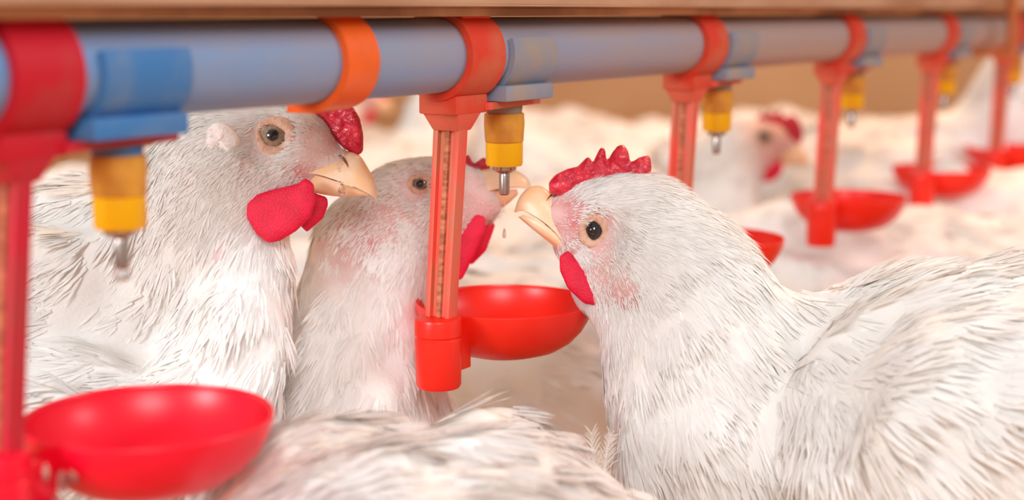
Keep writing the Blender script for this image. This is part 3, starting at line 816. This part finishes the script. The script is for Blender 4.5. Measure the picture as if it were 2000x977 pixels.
def hen_d():
    """back of the hen nearest the camera, cropped by the lower edge"""
    d = .53
    e = lambda px, py, dd=0: at(px, py, d + dd)
    body = [ell(830, 1125, d, 430, 260, .08, -12, .02), ell(1010, 1105, d + .01, 250, 220, .06, -38, .02), ell(600, 1010, d + .02, 170, 130, .05, 20, .02),
            ell(965, 872, d + .05, 92, 72, .03, -12, .014), ell(1100, 1200, d + .02, 260, 190, .06, -30, .02)] + legs(850, d)
    # its head is lowered out of the frame, to the left and below
    eye = e(330, 1210, .03)
    g = [G(900, 900, d, 1, .4, .026, .0012, .010), G(700, 900, d, 1, .1, .024, .0012, .010), G(1050, 950, d, .9, .7, .026, .0012, .010), G(560, 950, d, .8, -.4, .02, .001, .008), G(960, 830, d + .05, .9, .4, .022, .001, .007),
         G(400, 1180, d + .03, 1, -.3, .01, .001, .004), G(800, 1200, d, 1, .2, .026, .0014, .010)]
    sp = generic_spec(eye, 0, 1.0, body, [(e(420, 1180, .03), .024), (e(520, 1120, .02), .034), (e(620, 1100, .02), .05)], g, 15000, 31, hf=.002, hc=.0034)
    # mirrored head: facing left
    f = lambda q: (2 * eye[0] - q[0], q[1])
    for k in ('beak_up', 'beak_lo'):
        a, b, w = sp[k]; sp[k] = ([f(q) for q in a], [f(q) for q in b], w)
    sp['comb'] = [f(q) for q in sp['comb']]; sp['wattles'] = [([f(q) for q in w[0]],) + w[1:] for w in sp['wattles']]
    mir = lambda p: np.array([2 * eye[0] - p[0], p[1], p[2]])
    np_ = []
    for i, p in enumerate(sp['prims']):
        if i < 2: np_.append((p[0], mir(p[1]), p[2], -p[3], p[4]))
        elif i < 4: np_.append(('cap', mir(p[1]), mir(p[2])) + p[3:])
        elif i == 4: np_.append(('cap', mir(p[1]), p[2]) + p[3:])
        else: np_.append(p)
    sp['prims'] = np_; sp['skin'] = [(mir(c), a, b_, c_) for c, a, b_, c_ in sp['skin']]; sp['bare'] = [(mir(c), a, b_, c_) for c, a, b_, c_ in sp['bare']]
    sp['lobe'] = (2 * eye[0] - sp['lobe'][0],) + sp['lobe'][1:]; sp['face'] = -1; sp['view'] = VIEW
    sp['dirt'] = [(e(840, 930, -.06), .012, lin(150, 105, 85)[:3], .7), (e(960, 960, -.07), .016, lin(165, 120, 105)[:3], .55), (e(1040, 960, -.06), .02, lin(190, 150, 140)[:3], .5)]
    sp['tone'] = (.78, .74, .72)  # white plumage toned down, shade on this near hen put into its colour
    return build_hen('hen', sp, Mcam, to_world(e(850, 1000, 0))[:2], 'blurred white back of the nearest hen along the bottom edge, soiled brown')

# ------------------------------------------------------------------ drinker line
A_DIR = np.array([1843.0, (2900 * cp + 468 * sp)]); A_DIR /= np.linalg.norm(A_DIR)
N_DIR = np.array([A_DIR[1], -A_DIR[0]])
P0 = atw(235, 430, .473)[:2]
SPC = .1909 / (A_DIR[1] * cp)
def LW(u, v, z):
    """line coordinates (along, towards the camera, above rail eye level) -> world"""
    u, v, z = np.broadcast_arrays(np.asarray(u, float), np.asarray(v, float), np.asarray(z, float))
    return np.stack([P0[0] + A_DIR[0] * u + N_DIR[0] * v, P0[1] + A_DIR[1] * u + N_DIR[1] * v, H + z], -1)

def boxm(u0, u1, v0, v1, z0, z1, bev=.0006, taper=None):
    import bmesh
    bm = bmesh.new(); bmesh.ops.create_cube(bm, size=1)
    for v in bm.verts:
        v.co = Vector(((u0 + u1) / 2 + v.co.x * (u1 - u0), (v0 + v1) / 2 + v.co.y * (v1 - v0), (z0 + z1) / 2 + v.co.z * (z1 - z0)))
        if taper: v.co = taper(v.co)
    bmesh.ops.bevel(bm, geom=bm.edges[:], offset=bev, segments=2, affect='EDGES', profile=.6)
    V = np.array([v.co[:] for v in bm.verts]); F = [[v.index for v in f.verts] for f in bm.faces]; bm.free()
    return V, F
def join(*ms):
    V, F, o = [], [], 0
    for v, f in ms:
        V.append(v); F += [[i + o for i in g] for g in f]; o += len(v)
    return np.concatenate(V), F
def lathe(prof, cx=0, cy=0, seg=48, cap=True):
    V, F = [], []; n = len(prof)
    for i, (r_, z) in enumerate(prof):
        for j in range(seg):
            a = 2 * math.pi * j / seg; V.append((cx + r_ * math.cos(a), cy + r_ * math.sin(a), z))
    for i in range(n - 1):
        for j in range(seg):
            a, b = i * seg + j, i * seg + (j + 1) % seg
            F.append((a, b, b + seg, a + seg))
    if cap:
        F.append(list(range(seg))[::-1]); F.append([(n - 1) * seg + j for j in range(seg)])
    return np.array(V), F
def arc_shell(r0, r1, a0, a1, u0, u1, seg=40, zc=-.0183, vc=0):
    """part of a tube along u; angles measured from +v (towards the camera) up"""
    V, F = [], []
    full = abs(a1 - a0) >= 2 * math.pi - 1e-6
    n = seg + 1
    for i in range(n):
        a = a0 + (a1 - a0) * i / seg
        for (r_, u) in ((r0, u0), (r1, u0), (r1, u1), (r0, u1)):
            V.append((u, vc + r_ * math.cos(a), zc + r_ * math.sin(a)))
    for i in range(seg):
        for j in range(4):
            a, b = i * 4 + j, i * 4 + (j + 1) % 4
            F.append((a, a + 4, b + 4, b))
    if not full: F += [(0, 1, 2, 3), tuple((seg * 4 + j) for j in (3, 2, 1, 0))]
    return np.array(V), F
def lobj(name, VF, mat, parent, du=0.0, sharp=35):
    V, F = VF; V = np.asarray(V, float)
    o = mesh_obj(name, LW(V[:, 0] + du, V[:, 1], V[:, 2]), F, mat, parent, sharp=sharp)
    me = o.data
    import bmesh
    bm = bmesh.new(); bm.from_mesh(me); bmesh.ops.recalc_face_normals(bm, faces=bm.faces[:]); bm.to_mesh(me); bm.free()
    return o

ZP = -.0183
def build_drinker(i, label):
    u0 = SPC * i; near = i == 0
    base = LW(u0, 0, 0); rt = empty('nipple_drinker', (base[0], base[1], H - .16), label, 'drinker', 'red cup drinkers hanging along the water pipe')
    ring, arm, cupm, stm = (M['crimsonring'], M['crimsondirty'], M['crimson'], M['crimsondirty']) if near else (M['redring'], M['reddirty'], M['red'], M['reddirty'])
    sad = M['saddle'] if near else M['saddledust']
    # clamp ring round the pipe, hook to the rail, block under it
    R = join(arc_shell(.0157, .0188, -math.pi, math.pi, -.053, -.028, seg=56), boxm(-.051, -.030, -.010, .0125, ZP + .0150, .0012),
             boxm(-.0520, -.0280, -.0095, .0095, ZP - .0245, ZP - .0165, .001))
    cl = lobj('clamp', R, ring, rt, u0)
    def tp(c):
        if c.x > 0: c.y *= .55
        return c
    lobj('tab', boxm(-.030, .021, -.0115, .0115, -.0418, -.0386, .0006, tp), arm, rt, u0)
    lobj('saddle', join(arc_shell(.0157, .0182, math.radians(-80), math.radians(22), -.020, .016, seg=20), boxm(-.024, .0155, -.010, .0165, -.0386, -.0318, .0012)), sad, rt, u0)
    # stem: flat ribbed bar, leaning slightly
    ut, ub, zt, zb = -.0415, -.0505, -.042, -.131
    bars = []
    for (v0, v1, th) in ((-.0066, .0066, .0012), (-.0068, -.0042, .0032), (.0042, .0068, .0032), (-.0012, .0012, .0026)):
        V, F = boxm(-th, th, v0, v1, 0, 1, .0004)
        k = V[:, 2].clip(0, 1); V[:, 0] += ut + (ub - ut) * k; V[:, 1] *= (1 - .12 * k); V[:, 2] = zt + (zb - zt) * k
        bars.append((V, F))
    st = lobj('stem', join(bars[0], bars[1], bars[2]), stm, rt, u0)
    lobj('centre_rib', bars[3], M['grime'], st, u0)
    # flare at the top of the stem
    def tp2(c):
        if c.z < -.046: c.y *= .70; c.x = ut + (c.x - ut) * .5
        return c
    lobj('bracket', boxm(ut - .009, ut + .010, -.0095, .0095, -.0500, -.0415, .001, tp2), arm, rt, u0)
    # sleeve
    sl = lathe([(.0082, -.1285), (.0098, -.1290), (.0101, -.1300), (.0101, -.1360), (.0095, -.1366), (.0095, -.1372), (.0100, -.1378), (.0100, -.139), (.0097, -.1575), (.0090, -.1588)], -.0525, 0, 40)
    lobj('sleeve', sl, cupm, rt, u0)
    cu = {0: .004, 1: .0, 2: 0, 3: 0, 4: 0, 5: 0}[i]; cv = {0: .005}.get(i, 0)
    prof = [(.0396, -.1310), (.0400, -.1300), (.0404, -.1306), (.0402, -.1328), (.0385, -.1378), (.0355, -.1430), (.0310, -.1478), (.025, -.1516), (.017, -.1540), (.008, -.1550), (.0005, -.1552),
            (.0005, -.1537), (.008, -.1534), (.0165, -.1524), (.024, -.1500), (.0298, -.1464), (.0342, -.1418), (.0370, -.1370), (.0388, -.1325), (.0390, -.1312)]
    prof = prof + [prof[0]]
    cup = lathe(prof, cu, cv, 72, cap=False)
    co = lobj('cup', cup, cupm, rt, u0)
    lobj('cup_link', join(boxm(-.0445, -.034, -.0045, .0045, -.1535, -.1345, .0008)), cupm, rt, u0)
    lobj('nub', lathe([(.0022, -.149), (.0022, -.1515), (.0012, -.1525)], cu + .026, cv + .012, 14), cupm, co, u0)
    # nipple
    lobj('collar', lathe([(.0080, -.0418), (.0082, -.0424), (.0078, -.0452)], 0, 0, 40), M['grey'] if not near else M['saddle'], rt, u0)
    nb = lobj('nipple_body', lathe([(.0084, -.0450), (.0089, -.0454), (.0091, -.050), (.0086, -.0575), (.0080, -.0582)], 0, 0, 8 if False else 40), M['amber'], rt, u0)
    lobj('nipple_cap', lathe([(.0080, -.0580), (.0084, -.0583), (.0083, -.0675), (.0078, -.0685)], 0, 0, 40), M['yellow'], rt, u0)
    pn = lobj('pin', lathe([(.0055, -.0684), (.0056, -.0690), (.0054, -.0704), (.0040, -.0714), (.0022, -.0722), (.0024, -.0728), (.0024, -.0812), (.0018, -.0818)], 0, 0, 32), M['metal'], rt, u0)
    if i == 0:
        V, F = lathe([(.0004, -.0812), (.0020, -.0818), (.0026, -.0832), (.0024, -.0848), (.0014, -.0858), (.0002, -.0861)], 0, 0, 24)
        lobj('water_drop', (V, F), M['water'], pn, u0, sharp=180)
        r = random.Random(5)
        pcs = []
        for k in range(9):
            u, v, z, s = -.044 + r.uniform(-.006, .012), .008 + r.uniform(-.002, .003), -.134 - r.random() * .018, r.uniform(.0008, .0018)
            V, F = lathe([(s * .2, -s), (s, -s * .4), (s, s * .4), (s * .2, s)], 0, 0, 10); V[:, 2] *= r.uniform(1, 3)
            V += np.array([u, v, z]); pcs.append((V, F))
        tag(lobj('splatter', join(*pcs), M['droppings'], rt, u0), kind='stuff')
    return rt

DR_LABELS = ['crimson drinker nearest the camera, at the left edge, with a wide shallow cup',
             'sharp orange-red drinker in the middle with its cup between two hens',
             'third drinker along the pipe, stem above the right hen\'s neck, cup mostly hidden',
             'blurred red drinker right of centre with a whole cup in view, fourth along the pipe',
             'blurred drinker with a small red cup, second from the right edge',
             'farthest blurred red drinker at the right edge, cup cut by the frame']
for i in range(6): build_drinker(i, DR_LABELS[i])

def line_thing(name, VF, mat, label, cat, u=0):
    V, F = VF; V = np.asarray(V, float)
    ang = math.atan2(A_DIR[1], A_DIR[0])
    # local frame: x along the line, y away from the camera, z up from the pipe axis
    loc = LW(0, 0, ZP)
    me = bpy.data.meshes.new(name)
    W = np.stack([V[:, 0], -V[:, 1], V[:, 2] - ZP], 1)
    me.from_pydata(W.tolist(), [], [list(map(int, f)) for f in F])
    me.polygons.foreach_set('use_smooth', [True] * len(me.polygons)); me.set_sharp_from_angle(angle=math.radians(35))
    import bmesh
    bm = bmesh.new(); bm.from_mesh(me); bmesh.ops.recalc_face_normals(bm, faces=bm.faces[:]); bm.to_mesh(me); bm.free()
    me.materials.append(mat)
    o = bpy.data.objects.new(name, me); COL.objects.link(o); o.location = loc; o.rotation_euler.z = ang
    if label: tag(o, label, cat)
    return o
U0, U1 = -.45, 3.2
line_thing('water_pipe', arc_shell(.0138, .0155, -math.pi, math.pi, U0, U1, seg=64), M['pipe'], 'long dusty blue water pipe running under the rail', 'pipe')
rail = line_thing('support_rail', join(boxm(U0, U1, -.022, .026, .0016, .0030, .0004), boxm(U0, U1, .0235, .026, .0020, .030, .0004), boxm(U0, U1, -.022, -.0195, .0020, .030, .0004), boxm(U0, U1, -.022, .026, .028, .030, .0004)), M['rail'], 'long tan metal rail above the water pipe, along the top edge', 'rail')
ch = line_thing('rail_channel', join(boxm(U0, U1, .0128, .0150, -.0024, .0016, .0003), boxm(U0, U1, -.013, -.011, -.0024, .0016, .0003), boxm(U0, U1, -.013, .0150, .0004, .0018, .0003)), M['railweb'], None, None)
ch.parent = rail; ch.matrix_parent_inverse = rail.matrix_basis.inverted()
# orange pipe clip
cb = LW(SPC * .45, 0, ZP)
clip = line_thing('pipe_clip', join(arc_shell(.0157, .0186, math.radians(-125), math.radians(75), SPC * .415, SPC * .415 + .0185, seg=40),
                                    boxm(SPC * .415, SPC * .415 + .0185, -.002, .0128, -.0012, .0012, .0004), boxm(SPC * .415 + .006, SPC * .415 + .0185, -.0165, -.002, ZP - .0198, ZP - .0166, .0006)), M['orange'],
                  'bright orange plastic clip hugging the pipe between the two nearest red clamps', 'clip')
# cord holding the line up
V, F = arc_shell(.0, .0042, -math.pi, math.pi, 0, 1, seg=16, zc=0)
W = np.stack([V[:, 1] + SPC * 4.37, V[:, 2] + .0315, -.036 + V[:, 0] * .5], 1)
cord = line_thing('hanging_strap', join((W, F), boxm(SPC * 4.37 - .010, SPC * 4.37 + .010, -.002, .036, -.040, -.034, .0008)), M['wire'], 'orange-brown hanging strap crossing the rail near the right edge', 'strap')

# ------------------------------------------------------------------ hens in place
hen_a(); hen_b(); hen_c(); hen_d()
# drops of water
def drop(px, py, d, r_, st, label):
    V, F = lathe([(r_ * .15, r_ * st), (r_ * .8, r_ * st * .6), (r_, 0), (r_ * .8, -r_ * .7), (r_ * .2, -r_)], 0, 0, 20)
    c = atw(px, py, d)
    o = mesh_obj('water_drop', V + c, F, M['water'], None, origin=c); tag(o, label, 'water drop', 'drops of water at the beaks')
    return o
drop(668, 374, .628, .0016, 2.4, 'clear water drop clinging under the beak of the left hen')
drop(985, 462, .69, .0008, 5, 'clear streak of water falling below the beak of the drinking hen')

def feather(px, py, d, ang, L, wd, n, r, parent):
    vs, fs = [], []
    b = at(px, py, d); a = math.radians(ang); f = np.array([math.cos(a), 0, math.sin(a)]); sd = np.array([-math.sin(a), .3, math.cos(a)])
    def blade(p, q, w_, dirn):
        o = len(vs); m = (p + q) / 2 + dirn * .0006
        vs.extend([p - dirn * w_, p + dirn * w_, m + dirn * w_ * .8, m - dirn * w_ * .8, q]); fs.append((o, o + 1, o + 2, o + 3)); fs.append((o + 3, o + 2, o + 4))
    blade(b, b + f * L, .0005, sd)
    for k in range(n):
        t = (k + 1) / n
        for s_ in (-1, 1):
            p = b + f * L * t * .9; l_ = wd * (1 - .5 * t) * r.uniform(.6, 1.1)
            blade(p, p + f * l_ * .9 + sd * s_ * l_ * r.uniform(.5, .8) + np.array([0, r.normal() * .001, 0]), .00035, f)
    V = np.array(vs)
    nn = to_world(V) * 0 + np.array([0, -.8, .6])
    return mesh_obj('ruffled_feather', to_world(V), fs, M['plume'], parent, cols=np.tile((.86, .80, .72), (len(V), 1)), normals=nn)
_d = [o for o in bpy.data.objects if o.get('label', '').startswith('blurred white back')][0]
_r = np.random.default_rng(9)
for q in ((1165, 935, .60, 96, .020, .009, 16), (1180, 925, .60, 80, .017, .008, 14), (1150, 930, .60, 108, .014, .007, 12)): feather(*q, _r, _d)
up = proto_up(); low = proto_low()
BG = 'flock of white hens behind the drinker line'
# (px, depth, py_of_eye_or_None, heading deg (0 = beak to the right), scale, variant, label)
FL = [
    (1180, 1.27, 5, 1.0, 'u', 'blurred white hen in profile between two drinkers, orange comb, beak to the right'),
    (1182, 1.06, -20, .98, 'l', 'white hen with hidden head, just below the blurred profile hen'),
    (1020, 0.9, 160, .98, 'l', 'shaded tan-lit hen directly behind and below the middle cup'),
    (2139, 1.29, 185, 1.12, 'l', 'blurred white hen cut by the right edge, just below the last two cups'),
    (1712, 1.51, 5, 1.26, 'u', 'tall beige hen at the right edge reaching the pipe'),
    (366, 1.18, 150, .95, 'l', 'sliver of white hen between the left hen\'s wattle and the drinking hen\'s neck'),
    (487, 1.82, 20, 1.02, 'u', 'hazy far hen head with red comb just above the left hen\'s comb and beak'),
    (852, 1.42, 200, 1.0, 'l', 'white hen back right behind the drinking hen\'s head'),
    (1844, 1.13, 170, 1.04, 'l', 'cream hen body beneath the fourth drinker\'s cup, over the right hen\'s back'),
    (1154, 1.81, 175, 1.05, 'u', 'far hen with a pink smudged comb below the middle drinker\'s blue saddle'),
    (730, 1.68, 60, 1.05, 'u', 'far grey-white hen filling the gap between the orange clip and the middle stem'),
    (232, 1.44, 190, 1.05, 'l', 'far white hen seen between the nearest red stem and its yellow nipple'),
    (1408, 2.21, 30, 1.05, 'l', 'palest hen at the foot of the tan wall above the profile hen\'s crown'),
    (1360, 2.0, 200, 1.05, 'l', 'pale hen far behind the third drinker'),
    (980, 2.2, 30, 1.05, 'l', 'pale hen far behind the middle yellow nipple'),
    (651, 2.01, 170, 1.05, 'l', 'pale hen low behind the left hen\'s beak, far off'),
]
for k, (px, d, hd, sc, var, lab) in enumerate(FL):
    o = copy_tree(up if var == 'u' else low)
    x = (px - CX) / FPX * d
    o.location = (x, d, 0); o.rotation_euler.z = math.radians(hd); o.scale = (sc, sc, sc)
    o['label'] = lab; o['group'] = BG
for p in (up, low):
    for c in list(p.children_recursive): bpy.data.objects.remove(c)
    bpy.data.objects.remove(p)

# ------------------------------------------------------------------ setting
def plane(name, pts, mat):
    o = mesh_obj(name, pts, [tuple(range(len(pts)))], mat, smooth=False); tag(o, kind='structure'); return o
plane('floor', [(-5, -1.5, 0), (7, -1.5, 0), (7, 5.2, 0), (-5, 5.2, 0)], M['floor'])
plane('wall_back', [(-5, 5.2, 0), (7, 5.2, 0), (7, 5.2, 2.4), (-5, 5.2, 2.4)], M['wall'])

# ------------------------------------------------------------------ light
def area(name, loc, target, size, power, color, spread=180):
    l = bpy.data.lights.new(name, 'AREA'); l.shape = 'DISK'; l.size = size; l.energy = power; l.color = color; l.spread = math.radians(spread)
    o = bpy.data.objects.new(name, l); COL.objects.link(o); o.location = loc
    o.rotation_euler = (Vector(target) - Vector(loc)).to_track_quat('-Z', 'Y').to_euler(); return o
area('key_daylight', (.10, -.60, .92), (.0, .65, .27), .5, 10, (.97, .975, 1))
area('side_daylight', (-1.0, -.35, .62), (-.05, .65, .25), .35, 11.5, (.93, .96, 1))
area('right_window', (1.8, .4, 1.3), (.25, .7, .3), .5, 10, (.86, .93, 1))
area('heat_lamp', (.9, 1.7, 1.5), (.35, 1.3, .2), .5, 21, (1, .50, .24))
area('far_lamp', (-1.2, 3.0, 1.8), (-.2, 2.0, .2), .6, 6, (1, .50, .25))
area('wall_lamp', (.9, 3.6, 1.9), (.6, 5.2, .4), .6, 30, (1, .80, .62))
w = bpy.data.worlds.new('world'); SC.world = w; w.use_nodes = True
w.node_tree.nodes['Background'].inputs[0].default_value = (1, .86, .73, 1)
w.node_tree.nodes['Background'].inputs[1].default_value = .54

# ------------------------------------------------------------------ camera
cam = bpy.data.cameras.new('camera'); co = bpy.data.objects.new('camera', cam); COL.objects.link(co)
co.location = CAMPOS; co.rotation_euler = (math.pi / 2 - PITCH, 0, 0)
cam.sensor_width = 36; cam.lens = FPX / 2000 * 36; cam.clip_start = .01
cam.dof.use_dof = True; cam.dof.focus_distance = .632; cam.dof.aperture_fstop = 5.2
SC.camera = co
SC.cycles.max_bounces = 16; SC.cycles.diffuse_bounces = 12; SC.cycles.transmission_bounces = 12
SC.view_settings.view_transform = 'Standard'; SC.view_settings.look = 'None'; SC.view_settings.gamma = 1; SC.view_settings.exposure = 0
SC.view_settings.use_curve_mapping = False
